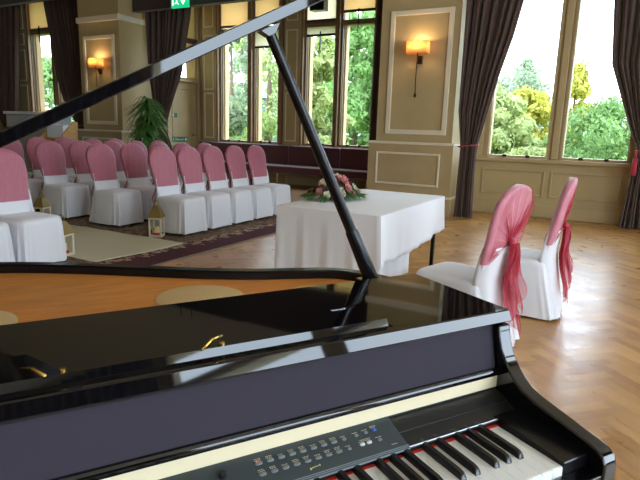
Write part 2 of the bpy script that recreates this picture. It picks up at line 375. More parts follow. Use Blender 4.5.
for a0, a1 in ((-9.36, -8.86), (-6.98, -6.48)):
    MB().box(a0 + .06, a1, VBAY - .09, VBAY, .915, HC).build('shutter_case', M['wood_paint'], tr, bevel=.008)
    for z0, z1 in ((.99, 2.08), (2.15, 3.42), (3.6, 4.3)):
        moulding_frame('shutter_panel', tr, 'u', VBAY - .09, a0 + .12, a1 - .08, z0, z1, .03, .015, 'moulding')
for a0, w in ((-9.36, .05), (-8.87, .055), (-7.93, .115), (-7.07, .1), (-6.48, .055), (-5.635, .1), (-4.735, .1)):
    MB().box(a0, a0 + w, VBAY - .1, VBAY, .915, HC).build('window_post', M['frame'], tr, bevel=.015)
tr = empty('trim_3', kind='structure')     # left window shutters
MB().box(UL, P1[0], VB - .08, VB, .86, .915).build('window_sill', M['wood_paint'], tr, bevel=.01)
MB().box(-14.6, -13.9, VB - .07, VB, .915, HC).build('shutter_case', M['wood_paint'], tr, bevel=.008)
for z0, z1 in ((1.0, 2.2), (2.3, 3.1), (3.2, 3.5), (3.6, 4.2)):
    moulding_frame('shutter_panel', tr, 'u', VB - .07, -14.5, -14.02, z0, z1, .035, .015, 'moulding')
MB().box(-13.9, -13.84, VB - .09, VB, .915, HC).build('window_post', M['frame'], tr, bevel=.01)
# stone outside the windows
tr = empty('trim_4', kind='structure')
for ws, vv in ((WB, VBAY), (WL, VB)):
    for a0, a1 in ws: MB().box(a0 - .02, a0 + .03, vv + .1, vv + .24, Z0 - .1, Z1).build('stone_jamb', M['stone'], tr)
# garden door in the bay's left wall
dr = empty('door_1', kind='structure'); X = P1[1]
MB().box(X - .1, X - .05, DV0, DV1, .01, 2.3).build('leaf', M['wood_paint'], dr)
for z0, z1 in ((.15, .8), (1.0, 2.15)): moulding_frame('leaf_panel', dr, 'v', X - .05, DV0 + .12, DV1 - .12, z0, z1, .03, .015, 'wood_paint', out=1)
fr = MB()
for a0, a1, z0, z1 in ((DV0 - .12, DV0, 0, 4.2), (DV1, DV1 + .1, 0, 4.2), (DV0, DV1, 2.3, 2.4), (DV0, DV1, 4.1, 4.2)): fr.box(X - .02, X + .05, a0, a1, z0, z1)
fr.build('door_frame', M['wood_paint'], dr, bevel=.01)
MB().box(X - .02, X + .04, DV0, DV1, 3.2, 3.32).build('transom', M['bench'], dr)
MB().box(X - .1, X - .09, DV0 + .05, DV1 - .05, 2.4, 3.2).build('fanlight_pane', M['glass'], dr)
MB().box(X - .1, X - .09, DV0 + .05, DV1 - .05, 3.32, 4.1).build('upper_pane', M['glass'], dr)
MB().box(X - .07, X - .06, DV0 + .06, DV1 - .25, 3.34, 4.1).build('roller_blind', M['blind'], dr)
hd = MB().tube([(X - .05, DV1 - .07, 1.05), (X, DV1 - .07, 1.05)], .01).tube([(X, DV1 - .07, 1.05), (X, DV1 - .19, 1.05)], .01).build('door_handle', M['metal_dark'], dr, smooth=True)
def text(body, name, m, size, loc, rot, parent, ext=.002):
    cu = bpy.data.curves.new(name, 'FONT'); cu.body = body; cu.size = size; cu.extrude = ext; cu.align_x = 'CENTER'; cu.align_y = 'CENTER'
    o = bpy.data.objects.new(name, cu); C.objects.link(o); cu.materials.append(m); o.location = loc; o.rotation_euler = rot; o.parent = parent; return o
def runner_man(mb, cx, cz, h, P):   # little running figure from bars, P maps (a, z) -> 3D box
    for a0, z0, a1, z1 in ((0, .5, .08, .28), (.08, .28, .3, .12), (0, .5, -.1, .26), (-.1, .26, -.3, .22), (0, .82, 0, .5), (0, .78, .2, .62), (0, .78, -.2, .66)):
        P(mb, cx + a0 * h, cz + z0 * h, cx + a1 * h, cz + z1 * h, .045 * h)
    P(mb, cx + .03 * h, cz + .93 * h, cx + .03 * h, cz + 1.0 * h, .07 * h)
# small notice + fire exit notice on the door (they are fixed to it: part of the door)
def barv(x):
    def P(mb, a0, z0, a1, z1, r): mb.tube([(x, a0, z0), (x, a1, z1)], r, 6)
    return P
sg = MB().box(X - .05, X - .043, 9.77, 9.97, 1.46, 1.56).build('small_notice', M['green_plate'], dr, bevel=.002); sg['label'] = 'small green notice'
MB().box(X - .043, X - .041, 9.79, 9.85, 1.475, 1.545).build('notice_symbol', M['white_paint'], sg)
sg = MB().box(X - .05, X - .043, 9.74, 10.3, .88, 1.0).build('exit_notice', M['green_plate'], dr, bevel=.002); sg['label'] = 'long green fire exit notice'
w = MB(); runner_man(w, 9.82, .895, .09, barv(X - .042)); w.build('notice_symbol', M['white_paint'], sg)
text('Fire exit', 'notice_lettering', M['white_paint'], .085, (X - .042, 10.03, .94), (PI / 2, 0, PI / 2), sg, .001)
w = MB(); w.tube([(X - .043, 10.24, .94), (X - .038, 10.24, .94)], .035, 14); w.build('notice_roundel', M['white_paint'], sg)
# baseboard pieces
struct(MB().box(UL, P1[0], VB - .03, VB, 0, .2).build('baseboard_back_left', M['wood_paint'], bevel=.01))
struct(MB().box(UR - .03, UR, VN, VB, 0, .2).build('baseboard_right', M['wood_paint'], bevel=.01))
# pelmets
tag(MB().box(P1[1], P2[0], 8.66, 8.82, 3.6, HC - .01).build('pelmet', M['pelmet'], bevel=.01), 'dark fabric pelmet across the mouth of the window bay behind the chairs', 'pelmet')
tag(MB().box(-15.5, P1[0] - .01, 8.6, 8.76, 4.06, HC - .01).build('pelmet', M['pelmet'], bevel=.01), 'dark fabric pelmet above the curtained window at the far left', 'pelmet')
# ------------------------------------------------------------------ curtains
def interp(tab, z):
    tab = sorted(tab)
    if z <= tab[0][0]: return tab[0][1]
    for (z0, a), (z1, b_) in zip(tab, tab[1:]):
        if z <= z1:
            t = (z - z0) / (z1 - z0); return a + (b_ - a) * t
    return tab[-1][1]
def curtain(v, left, right, zt, folds, label, tie=None, amp=.05, ph=0.0, tas=False, zb=.012):
    root = empty('curtain', (0, 0, 0), 0, label, 'curtain', None)
    def fn(i, j):
        z = zb + (zt - zb) * j; a, b_ = interp(left, z), interp(right, z)
        st = i + .012 * math.sin(6.0 * i * folds + ph) + .015 * math.sin(3.1 * j + i * 9)
        k = min(1, (b_ - a) / .7); am = amp * (.45 + .55 * k)
        x = a + (b_ - a) * i; y = v + am * math.sin(2 * PI * folds * (st + .035 * math.sin(7.3 * i + ph)) + ph + .5 * math.sin(2 * j)) + am * .45 * math.sin(3.1 * PI * folds * i + 2 * ph)
        return (x, y, z)
    MB().grid(fn, folds * 12 + 1, 46).build('drape', M['curtain'], root, smooth=True, solid=.008, fix=False)
    if tie:
        tz, a, b_ = tie; c = (a + b_) / 2; w = (b_ - a) / 2 + .02
        mbt = MB(); mbt.tube([(c + w * math.cos(t), v + .085 * math.sin(t), tz + .02 * math.cos(t)) for t in [k * PI / 10 for k in range(21)]], .011, 8)
        to = mbt.build('tieback', M['crimson'], root, smooth=True)
        e = a if abs(tie[1]) < abs(tie[2]) else b_
        if tas: a_ = a - .0; MB().tube([(a_, v - .1, tz), (a_ - .01, v - .11, tz - .12)], [.012, .016]).tube([(a_ - .01, v - .11, tz - .12), (a_ - .012, v - .11, tz - .36)], [.03, .042]).build('tassel', M['crimson'], to, smooth=True)
    return root
curtain(8.31, [(0, -2.20), (1.08, -2.18), (1.2, -2.2), (1.6, -2.26), (3, -2.27), (4.5, -2.27)], [(0, -1.92), (.7, -1.94), (1.1, -1.93), (1.5, -1.84), (2.1, -1.71), (2.65, -1.56), (3.2, -1.45), (4.5, -1.2)], 4.5, 7,
        'brown velvet curtain tied back beside the sconce pillar, left of the bright window', (1.1, -2.19, -1.93), amp=.055)
curtain(8.98, [(0, .06), (.8, .12), (1.13, .17), (1.4, .04), (2.3, -.3), (3.2, -.38), (4.5, -.42)], [(0, .62), (1.13, .42), (1.5, .5), (3, .9), (4.5, 1.1)], 4.5, 9,
        'brown velvet curtain tied back at the right edge of the bright window', (1.13, .16, .43), ph=1, amp=.07, tas=True)
curtain(8.95, [(0, -9.1), (1.14, -9.07), (1.55, -9.15), (2.4, -9.3), (4.4, -9.36)], [(0, -8.62), (.82, -8.74), (1.2, -8.9), (1.61, -8.76), (2.01, -8.58), (2.32, -8.42), (3.4, -8.16), (4.4, -8.0)], 4.4, 9,
        'brown velvet curtain with crimson tieback behind the potted palm', (1.2, -9.07, -8.9), ph=2)
curtain(8.95, [(0, -4.0), (1, -3.98), (4.4, -3.94)], [(0, -3.7), (4.4, -3.69)], 4.4, 4, 'narrow dark curtain hanging straight beside the left edge of the sconce pillar', ph=.4)
curtain(8.93, [(0, -12.0), (1.2, -11.75), (1.84, -12.2), (2.4, -12.4), (3.1, -12.5), (4.2, -12.75)], [(0, -11.0), (1.2, -11.2), (1.6, -11.0), (4.4, -10.95)], 4.3, 9,
        'dark curtain beside the left pillar, right of the far left window', (1.2, -11.75, -11.2), ph=3)
curtain(8.93, [(0, -15.2), (1.1, -14.75), (1.6, -15.1), (4.4, -15.3)], [(0, -14.1), (1.1, -14.22), (2.4, -14.02), (4.4, -13.75)], 4.3, 9,
        'dark curtain at the extreme left edge of the room', (1.1, -14.75, -14.22), ph=4)
# ------------------------------------------------------------------ sconces
def sconce(u, v, label):
    root = empty('wall_sconce', (u, v, 1.975), 0, label, 'wall lamp', 'sconces on the pillars')
    def hull(sx, sy, z): return [(sx * math.copysign(abs(math.cos(t)) ** .35, math.cos(t)), -.13 + sy * math.copysign(abs(math.sin(t)) ** .35, math.sin(t)), z) for t in [2 * PI * k / 32 for k in range(32)]]
    sh = MB().rings([hull(.168, .08, .465), hull(.168, .08, .645)], False, False).build('lamp_shade', M['shade'], root, smooth='auto', solid=.004)
    MB().ball((0, -.13, .55), .032, 12, 8).build('bulb', M['bulb'], root, smooth=True)
    MB().box(-.045, .045, -.03, 0, .33, .45).build('back_plate', M['bronze'], root, bevel=.008)
    MB().tube([(0, -.02, .4), (0, -.1, .41), (0, -.13, .45), (0, -.13, .52)], .011).build('arm', M['bronze'], root, smooth=True)
    MB().tube([(0, -.13, .47), (-.01, -.12, .12), (-.02, -.08, -.12)], .008).ball((-.02, -.08, -.14), .022, 10, 6, (1, 1, 1.6)).build('rod', M['bronze'], root, smooth=True)
    L = bpy.data.lights.new('sconce_glow', 'POINT'); L.energy = 4.5; L.color = (1, .7, .42); L.shadow_soft_size = .03
    lo = bpy.data.objects.new('sconce_glow', L); C.objects.link(lo); lo.parent = root; lo.location = (0, -.13, .6)
    return root
sconce(-2.91, 8.315, 'lit cream-shaded wall sconce with a long rod, on the pillar between bay and right window')
sconce(-10.1, 8.315, 'small cream-shaded wall sconce on the far left pillar')
# ------------------------------------------------------------------ exit sign
ex_ = empty('exit_sign', (-7.77, 8.3, 3.48), 0, 'green hanging exit sign with white figure and arrow, above the far curtain', 'exit sign')
MB().box(-.21, .21, -.03, .03, 0, .26).build('sign_box', M['green_sign'], ex_, bevel=.006)
def baru(y):
    def P(mb, a0, z0, a1, z1, r): mb.tube([(a0, y, z0), (a1, y, z1)], r, 6)
    return P
w = MB().box(-.17, -.145, -.036, -.029, .04, .22).box(-.145, -.05, -.036, -.029, .2, .22); runner_man(w, -.06, .035, .17, baru(-.034)); w.build('running_figure', M['white_lit'], ex_)
w = MB().box(.085, .115, -.037, -.03, .1, .215).prism([(.045, .12), (.155, .12), (.1, .045)], -.037, -.03, 'y'); w.build('arrow', M['white_lit'], ex_)
MB().tube([(-.15, 0, .26), (-.15, 0, 1.12)], .008).tube([(.15, 0, .26), (.15, 0, 1.12)], .008).build('hanger', M['metal_dark'], ex_)
# dark box under the bay's upper window
bx = MB().box(-6.2, -5.86, VBAY - .24, VBAY - .03, 3.74, 4.0).build('loudspeaker', M['blackmatt'], bevel=.015)
tag(bx, 'small dark box mounted high against the third bay window', 'speaker')
MB().box(-6.17, -5.89, VBAY - .25, VBAY - .235, 3.77, 3.97).build('grille', M['metal_dark'], bx)
# ------------------------------------------------------------------ bench
bn = empty('banquette', (-6.6, 10.3, 0), 0, 'long maroon velvet banquette under the bay windows', 'bench')
MB().box(-2.75, 2.55, -.2, .3, .3, .46).build('seat', M['bench'], bn, bevel=.03)
for k in range(4): MB().box(-2.75 + k * 1.325 + .004, -2.75 + (k + 1) * 1.325 - .004, .24, .40, .46, .9).build('back_cushion', M['bench'], bn, bevel=.03)
for k in range(5):
    for y in (-.14, .24): MB().tube([(-2.65 + k * 1.26, y, 0), (-2.65 + k * 1.26, y, .3)], [.018, .026], 8).build('leg', M['crate'], bn)
# ------------------------------------------------------------------ rug and runner
tag(MB().box(-8.83, -3.6, -2.5, 8.1, .0005, .008).build('carpet', M['carpet']), 'patterned brown carpet with maroon border and cream scrolls, under the rows of chairs', 'carpet')
def rf(i, j):
    u, v = -10.2 + i * 6.1 + (.06 * math.sin(j * 2.2) if i > .9 else 0), 3.22 + j * (1.0 + .1 * i)
    return (u, v, .012 + .004 * math.sin(i * 60 + j * 3) * math.sin(j * 5 + i * 17) + .003)
tag(MB().grid(rf, 120, 24).build('aisle_runner', M['runner'], smooth=True, solid=.003, fix=False), 'cream cloth runner laid along the aisle between the chair blocks', 'runner')
# ------------------------------------------------------------------ covered chairs
def sgn(x, p): return math.copysign(abs(x) ** p, x)
def hw(z):
    if z < .8: return .17 + (.208 - .17) * max(0, (z - .45) / .35)
    t = min(1, (z - .8) / .19); return .208 * max(0, 1 - t ** 2.4) ** (1 / 2.4)
def yc(z): return -.205 - .115 * max(0, (z - .45) / .54)
def back_ring(z, off=0.0, n=48, th=.032, zz=None):
    w = hw(z) + off; t = th + off
    if z > .93: t = (th) * max(.2, math.sqrt(max(0, 1 - ((z - .93) / .075) ** 2))) + off
    return [(max(w, .012) * sgn(math.cos(a), .75), yc(z) + t * sgn(math.sin(a), .75), (zz if zz else z)) for a in [2 * PI * k / n for k in range(n)]]
def make_chair(hood='hood'):
    root = empty('banquet_chair')
    n = 96; rings = []
    def rr(hx, y0, y1, z, fold, seed):
        out = []
        for k in range(n):
            a = 2 * PI * k / n; cx, cy = math.cos(a), math.sin(a)
            x = hx * sgn(cx, .32); y = (y0 + y1) / 2 + (y1 - y0) / 2 * sgn(cy, .32)
            q = fold * (math.sin(7 * a + seed) + .6 * math.sin(13 * a + 2 * seed) + .4 * math.sin(22 * a))
            L = math.hypot(cx, cy); out.append((x + q * cx, y + q * cy, z + .25 * fold * math.sin(5 * a)))
        return out
    for z, g, f in ((.006, .018, .010), (.08, .016, .0095), (.16, .012, .008), (.25, .008, .006), (.33, .004, .003), (.375, 0, .001), (.40, -.003, 0), (.417, -.014, 0), (.427, -.04, 0), (.431, -.1, 0)):
        rings.append(rr(.210 + g, -.238 - g - .085 * max(0, 1 - z / .42) ** 1.1, .232 + g, max(z, .008 if f < .0095 else .02), f, 1.3))
    MB().rings(rings, False, True).build('seat_cover', M['chair_cloth'], root, smooth=True)
    zs = [.36, .42, .46, .52, .58, .64, .70, .76, .8, .84, .87, .9, .925, .945, .96, .972, .981, .987, .99]
    MB().rings([back_ring(z) for z in zs]).build('backrest_cover', M['chair_cloth'], root, smooth=True)
    # loose rear drop of the cover
    def rear(i, j):
        z = .012 + j * .62; w = .215 - .035 * j; x = (i * 2 - 1) * w
        return (x, yc(max(z, .45)) - .043 - .10 * (1 - j) ** 1.2 - .006 * math.sin(i * 22) * (1 - j) + (.13 - .06 * j) * abs(i * 2 - 1) ** 5, z)
    MB().grid(rear, 40, 14).build('cover_drop', M['chair_cloth'], root, smooth=True, solid=.004, fix=False)
    hz = [.535] + [z for z in zs if z > .55]
    hr = []
    for z in hz:
        r = back_ring(z, .006); hr.append([(x, y + .0015 * math.sin(x * 90 + z * 14), zz if z < .988 else zz + .006) for x, y, zz in r])
    MB().rings(hr, False, True).build('pink_hood', M[hood], root, smooth=True)
    # rear sash: cloth fanned from the perimeter of the back into a knot
    zk = .655; kn = Vector((0, yc(zk) - .062, zk)); N, R_ = 120, 14; vs = []; gat = []
    per = []
    for k in range(N + 1):
        t = k / N
        if t < .22: z = .535 + (.8 - .535) * t / .22; x = -(hw(z) + .008)
        elif t > .78: z = .56 + (.8 - .56) * (1 - t) / .22; x = hw(z) + .008
        else:
            a = PI * (t - .22) / .56; x = -.22 * sgn(math.cos(a), .8); z = .8 + .182 * sgn(math.sin(a), .85)
        per.append((x, z))
    for j in range(R_ + 1):
        rj = j / R_                                   # 0 = knot, 1 = perimeter
        for k in range(N + 1):
            x, z = per[k]; q = .055 + .945 * rj
            X_, Z_ = x * q * .93, zk + (z - zk) * q
            f = math.sin(k * .62) + .7 * math.sin(k * 1.37 + 1)
            off = .038 + .006 * (1 - rj) + .007 * f * math.sin(PI * min(1, rj * 1.1)) * 1.0
            if rj > .93: off = .036
            vs.append((X_, yc(Z_) - off, Z_)); 
            g = .12 + .75 * max(0, 1 - rj * 2.6) + .1 * max(0, f)
            for kc, kw, st_ in ((4, 7, .5), (36, 6, .55 if rj < .7 else .2), (90, 13, .75), (112, 7, .5)): g = max(g, st_ * math.exp(-((k - kc) / kw) ** 2) * (1.1 - .2 * rj) + .1)
            gat.append(max(.1, min(.96, g)))
    fs = [(j * (N + 1) + k, j * (N + 1) + k + 1, (j + 1) * (N + 1) + k + 1, (j + 1) * (N + 1) + k) for j in range(R_) for k in range(N)]
    so = MB().add(vs, fs).build('sash', M['sash'], root, smooth=True, fix=False)
    at_ = so.data.attributes.new('gather', 'FLOAT', 'POINT')
    for i, g in enumerate(gat): at_.data[i].value = g
    for side, ln, dx, w0 in ((-1, .43, -.035, .12), (1, .52, .05, .11), (1, .36, .01, .09)):
        vs = []; gat = []
        for j in range(24):
            t = j / 23; w = .014 + w0 * t ** .7 * (1 - .25 * max(0, t - .8))
            for i in range(19):
                si = i / 18 * 2 - 1
                zz = zk - ln * t * .97 - .10 * t * si * side
                vs.append((dx * t + si * w + .012 * math.sin(4 * t + side), yc(max(.45, zz)) - .062 - .085 * t - .014 * math.sin(si * 6.5 + 3 * t + side) - (.02 if ln < .45 else 0) - .012 * t * math.sin(9 * t), zz))
                gat.append(min(.95, .42 + .5 * (1 - t) ** 1.5 + .35 * (abs(si) > .93) + .25 * (abs(math.sin(si * 5 + side)) > .8)))
        tl = MB().add(vs, [(j * 19 + i, j * 19 + i + 1, (j + 1) * 19 + i + 1, (j + 1) * 19 + i) for j in range(23) for i in range(18)]).build('sash_tail', M['sash'], root, smooth=True, fix=False)
        at_ = tl.data.attributes.new('gather', 'FLOAT', 'POINT')
        for i, g in enumerate(gat): at_.data[i].value = g
    MB().ball(tuple(kn), .028, 14, 8, (1, .8, .9)).build('sash_knot', M['crimson'], root, smooth=True)
    for sx in (-.17, .17):
        for y in (-.2, .18): MB().tube([(sx, y - (.09 if y < 0 else 0), 0), (sx, y, .39)], .011, 8).build('leg', M['metal_dark'], root)
    return root
protos = {'hood': make_chair(), 'hood_near_lit': make_chair('hood_near_lit')}; used = set()
def put_chair(u, v, ang, label, group):
    # ang: direction the chair faces, as angle of its +Y from world +Y
    key = 'hood_near_lit' if u > -2 else 'hood'
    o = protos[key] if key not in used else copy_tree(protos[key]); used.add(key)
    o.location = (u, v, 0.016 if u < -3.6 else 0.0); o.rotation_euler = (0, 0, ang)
    tag(o, label, 'chair', group); return o
face_u = -PI / 2     # +Y -> +X
put_chair(-.80, 3.31, math.radians(75), 'white-covered chair turned to show a crimson sash tied behind pink hood, nearest the piano', 'chairs at the draped table')
put_chair(-.605, 4.12, PI / 2 + .02, 'white-covered chair with pink hood seen edge-on, second from the piano at the draped table', 'chairs at the draped table')
rows = ['front row', 'second row', 'third row', 'fourth row']; pos = ['nearest the cream runner', 'second from the cream runner', 'middle of five', 'fourth from the cream runner', 'furthest from the runner']
vv = {0: [4.80, 5.28, 5.76, 6.24, 6.72], 1: [4.73, 5.28, 5.77, 6.25, 6.74], 2: [4.71, 5.2, 5.72, 6.2, 6.68], 3: [4.70, 5.18, 5.665, 6.14, 6.62]}
uu = [-4.545, -5.55, -6.5, -7.45]
for r in range(4):
    for k in range(5):
        put_chair(uu[r] + random.uniform(-.015, .015), vv[r][k], face_u + random.uniform(-.04, .04), 'white chair with dusty pink hood, %s, %s' % (rows[r], pos[k]), 'pink-hooded chairs in rows')
for k, v in enumerate((5.3, 5.8, 6.28)):
    put_chair(-8.4, v, face_u, 'pink-hooded chair in the rearmost row by the far left wall, %s' % (['closest to the runner', 'middle of three', 'closest to the palm'][k]), 'pink-hooded chairs in rows')
put_chair(-4.545, 2.88, face_u + .02, 'large near pink-hooded white chair at left edge, beside the runner', 'pink-hooded chairs in rows')
put_chair(-4.545, 2.40, face_u, 'white chair seat cut by the left photo edge, left of the near chair', 'pink-hooded chairs in rows')
# ------------------------------------------------------------------ draped table
T0, T1, S0, S1 = -2.03, -1.27, 3.08, 4.46
tb = empty('trestle_table', ((T0 + T1) / 2, (S0 + S1) / 2, 0), 0, 'rectangular table hidden under the white cloth, dark leg showing at right', 'table')
hx, hy = (T1 - T0) / 2, (S1 - S0) / 2
MB().box(-hx + .01, hx - .01, -hy + .01, hy - .01, .715, .742).build('tabletop', M['crate'], tb, bevel=.004)
for sx in (-1, 1):
    for sy in (-1, 1): MB().box(sx * (hx - .05) - .014, sx * (hx - .05) + .014, sy * (hy - .07) - .014, sy * (hy - .07) + .014, 0, .715).build('leg', M['metal_dark'], tb)
def cloth(h_of, off, zt, nm='tablecloth', sides=None, top=True, seed=0):
    per = []; N = 60; cr = .02
    for sd, (x0, y0, x1, y1) in enumerate(((-hx, -hy, hx, -hy), (hx, -hy, hx, hy), (hx, hy, -hx, hy), (-hx, hy, -hx, -hy))):
        nx, ny = ((0, -1), (1, 0), (0, 1), (-1, 0))[sd]
        for k in range(N): per.append((sd, k / N, x0 + (x1 - x0) * k / N, y0 + (y1 - y0) * k / N, nx, ny))
    n = len(per); rings = []
    def drop(p): return h_of(p[0], p[1])
    for j, t in enumerate((0, .0, .06, .2, .35, .5, .65, .8, .9, 1)):
        ring = []
        for i, p in enumerate(per):
            sd, q, x, y, nx, ny = p; e = min(q, 1 - q); hem = drop(p)
            z = zt - t * (zt - hem)
            if j == 0: ring.append((x * .985, y * .992, zt)); continue
            if j == 1: ring.append((x + nx * off, y + ny * off, zt - .004)); continue
            o = off + .004 * t; fo = .006 * t * (math.sin(q * 26 + sd * 2 + seed) + .5 * math.sin(q * 51 + seed))
            cn = .014 * t * math.exp(-(e / .05) ** 2)
            px, py = ((-1 if x < 0 else 1), (-1 if y < 0 else 1))
            ring.append((x + nx * (o + fo) + px * cn, y + ny * (o + fo) + py * cn * .7, z))
        rings.append(ring)
    mbx = MB().rings(rings, top, False)
    return mbx
def hem(sd, q):
    if sd == 0: return .13 + .01 * math.sin(q * 9) + (.30 * max(0, (q - .97) / .03))
    if sd == 1: return .42 - .03 * math.sin(q * PI) + .014 * abs(math.sin(q * 17)) + .05 * q
    if sd == 2: return .46
    return .42
tc_ = cloth(hem, .004, .752).build('tablecloth', M['white_cloth'], smooth='auto', solid=.003, loc=((T0 + T1) / 2, (S0 + S1) / 2, 0))
tag(tc_, 'white cloth draped over the rectangular table with a wavy hem', 'tablecloth')
def uc(i, j):
    return (hx - .06 + .006 * math.sin(i * 20), -hy + .02 + i * .72, .71 - j * .49)
MB().grid(uc, 40, 8).build('underskirt', M['white_cloth'], tc_, smooth=True, solid=.003, fix=False)
# ------------------------------------------------------------------ flowers
fa = empty('flower_arrangement', (-1.865, 3.60, .756), math.radians(62), 'low oval arrangement of pink, cream and crimson roses on the white table', 'flowers')
mb = MB()
def leafquad(mb, p, d, L, w, bend=.3):
    d = d.normalized(); sdv = d.cross(Vector((0, 0, 1)))
    sdv = sdv.normalized() if sdv.length > .01 else Vector((1, 0, 0)); up = sdv.cross(d)
    pts = []
    for k, (t, ww) in enumerate(((0, .15), (.35, 1), (.7, .8), (1, .05))):
        c = p + d * L * t - Vector((0, 0, 1)) * bend * L * t * t
        pts += [c - sdv * w * ww + up * w * .3 * ww, c, c + sdv * w * ww + up * w * .3 * ww]
    mb.add(pts, [(3 * k + i, 3 * k + i + 1, 3 * k + 4 + i, 3 * k + 3 + i) for k in range(3) for i in (0, 1)])
for k in range(420):
    a = random.uniform(0, 2 * PI); r = random.random() ** .5; x, y = .21 * r * math.cos(a), .125 * r * math.sin(a)
    z = max(.022, .11 * (1 - r * r) * random.uniform(.5, 1)); d = Vector((x * 1.2, y * 1.4, .06 * random.uniform(-.2, 1.2)))
    leafquad(mb, Vector((x, y, z)), d, random.uniform(.035, .07), random.uniform(.008, .014))
mb.build('foliage', M['leaf'], fa, fix=False)['kind'] = 'stuff'
MB().ball((0, 0, .053), .1, 20, 8, (1.7, 1, .5)).build('flower_foam', M['soil'], fa, smooth=True)
def rose(c, r, m, axis):
    mb = MB(); z = Vector(axis).normalized(); x = z.orthogonal().normalized(); y = z.cross(x); c = Vector(c)
    for lay, (n, rad, h, open_) in enumerate(((3, .35, .9, .1), (4, .6, .8, .3), (5, .85, .55, .7), (5, 1.05, .3, 1.1))):
        for k in range(n):
            a0 = 2 * PI * k / n + lay * .7; P = []
            for j in range(5):
                t = j / 4
                for i in range(5):
                    u_ = i / 4 * 2 - 1; a = a0 + u_ * (1.25 / n * PI * .75) * math.sin(PI * (.25 + .55 * t)); rr_ = r * rad * (.35 + .65 * t ** .8) * (1 + .12 * open_ * t)
                    P.append(c + (x * math.cos(a) + y * math.sin(a)) * rr_ + z * (r * h * t * (1 - .35 * u_ * u_ * t) - .25 * r))
            mb.add(P, [(j * 5 + i, j * 5 + i + 1, (j + 1) * 5 + i + 1, (j + 1) * 5 + i) for j in range(4) for i in range(4)])
    mb.ball(tuple(c + z * r * .25), r * .3, 8, 5)
    return mb.build('rose', m, fa, smooth=True, fix=False)
FC = {'cream': mat('cream_petal', s(238, 214, 190), .6, trans=.2), 'pink': mat('pink_petal', s(232, 160, 160), .6, trans=.2), 'wine': mat('crimson_petal', s(136, 18, 44), .6, trans=.1), 'white': mat('ivory_petal', s(236, 234, 208), .6, trans=.2), 'dusty': mat('dusty_rose_petal', s(206, 130, 130), .6, trans=.2)}
spots = [(-.16, -.05, .05, .024, 'dusty'), (-.19, .02, .045, .02, 'wine'), (-.13, -.10, .035, .022, 'white'), (-.11, -.02, .095, .03, 'cream'), (-.05, -.04, .105, .042, 'wine'), (-.03, -.115, .045, .032, 'cream'),
         (.02, .02, .125, .034, 'cream'), (.045, -.04, .11, .04, 'pink'), (.05, -.095, .07, .028, 'pink'), (.1, -.01, .10, .03, 'wine'), (.12, -.06, .07, .024, 'white'), (.155, 0, .06, .026, 'wine'), (.16, -.05, .045, .022, 'cream'),
         (.19, .0, .035, .02, 'white'), (-.08, .07, .07, .03, 'dusty'), (.03, .09, .06, .03, 'cream'), (.11, .07, .05, .026, 'pink'), (-.15, .06, .04, .024, 'cream'), (-.085, -.09, .06, .022, 'white'), (.09, -.1, .04, .018, 'dusty')]
for x, y, z, r, k in spots: rose((x, y, z), r, FC[k], (x * 2.2, y * 3.5, .22))
fa.scale = (1.1, 1.1, 1.32)
# ------------------------------------------------------------------ lanterns
def lantern(u, v, rz, h, label):
    root = empty('candle_lantern', (u, v, .02 if v < 4.35 else .009), rz, label, 'lantern', 'lanterns beside the aisle'); w = .072; b_ = h * .55
    fr = MB().box(-w, w, -w, w, 0, .022).box(-w, w, -w, w, b_ - .02, b_)
    for sx in (-1, 1):
        for sy in (-1, 1): fr.box(*sorted((sx * w, sx * (w - .018))), *sorted((sy * w, sy * (w - .018))), .02, b_ - .02)
    fr.build('frame', M['cream_wood'], root, bevel=.003)
    pn = MB()
    for sx in (-1, 1): pn.box(*sorted((sx * (w - .008), sx * (w - .010))), -w + .018, w - .018, .022, b_ - .02); pn.box(-w + .018, w - .018, *sorted((sx * (w - .008), sx * (w - .010))), .022, b_ - .02)
    pn.build('pane', M['glass'], root)
    MB().rings([[(sx * q, sy * q, z) for sx, sy in ((-1, -1), (1, -1), (1, 1), (-1, 1))] for q, z in ((w + .01, b_), (w + .005, b_ + .012), (.03, h * .85), (.022, h * .87))]).build('roof', M['roofbrown'], root)
    MB().tube([(.03 * math.sin(t), 0, h * .93 - .035 * math.cos(t)) for t in [2 * PI * k / 14 for k in range(15)]], .004, 6).build('ring', M['roofbrown'], root, smooth=True)
    cd = MB().lathe([(.035, .022), (.035, .11), (.03, .115)], n=16).build('candle', M['candle'], root, smooth='auto')
    MB().lathe([(.055, .0225), (.058, .03), (.045, .045)], n=16).build('berry_ring', M['crimson'], root, smooth=True)
lantern(-4.57, 4.43, .5, .41, 'cream wooden lantern with brown roof beside the front row chair right of the runner')
lantern(-4.55, 3.215, .3, .38, 'cream lantern mostly hidden behind the near left chair, left side of the runner')
lantern(-6.28, 4.18, .3, .36, 'dim lantern in shade at the aisle end of the third row')
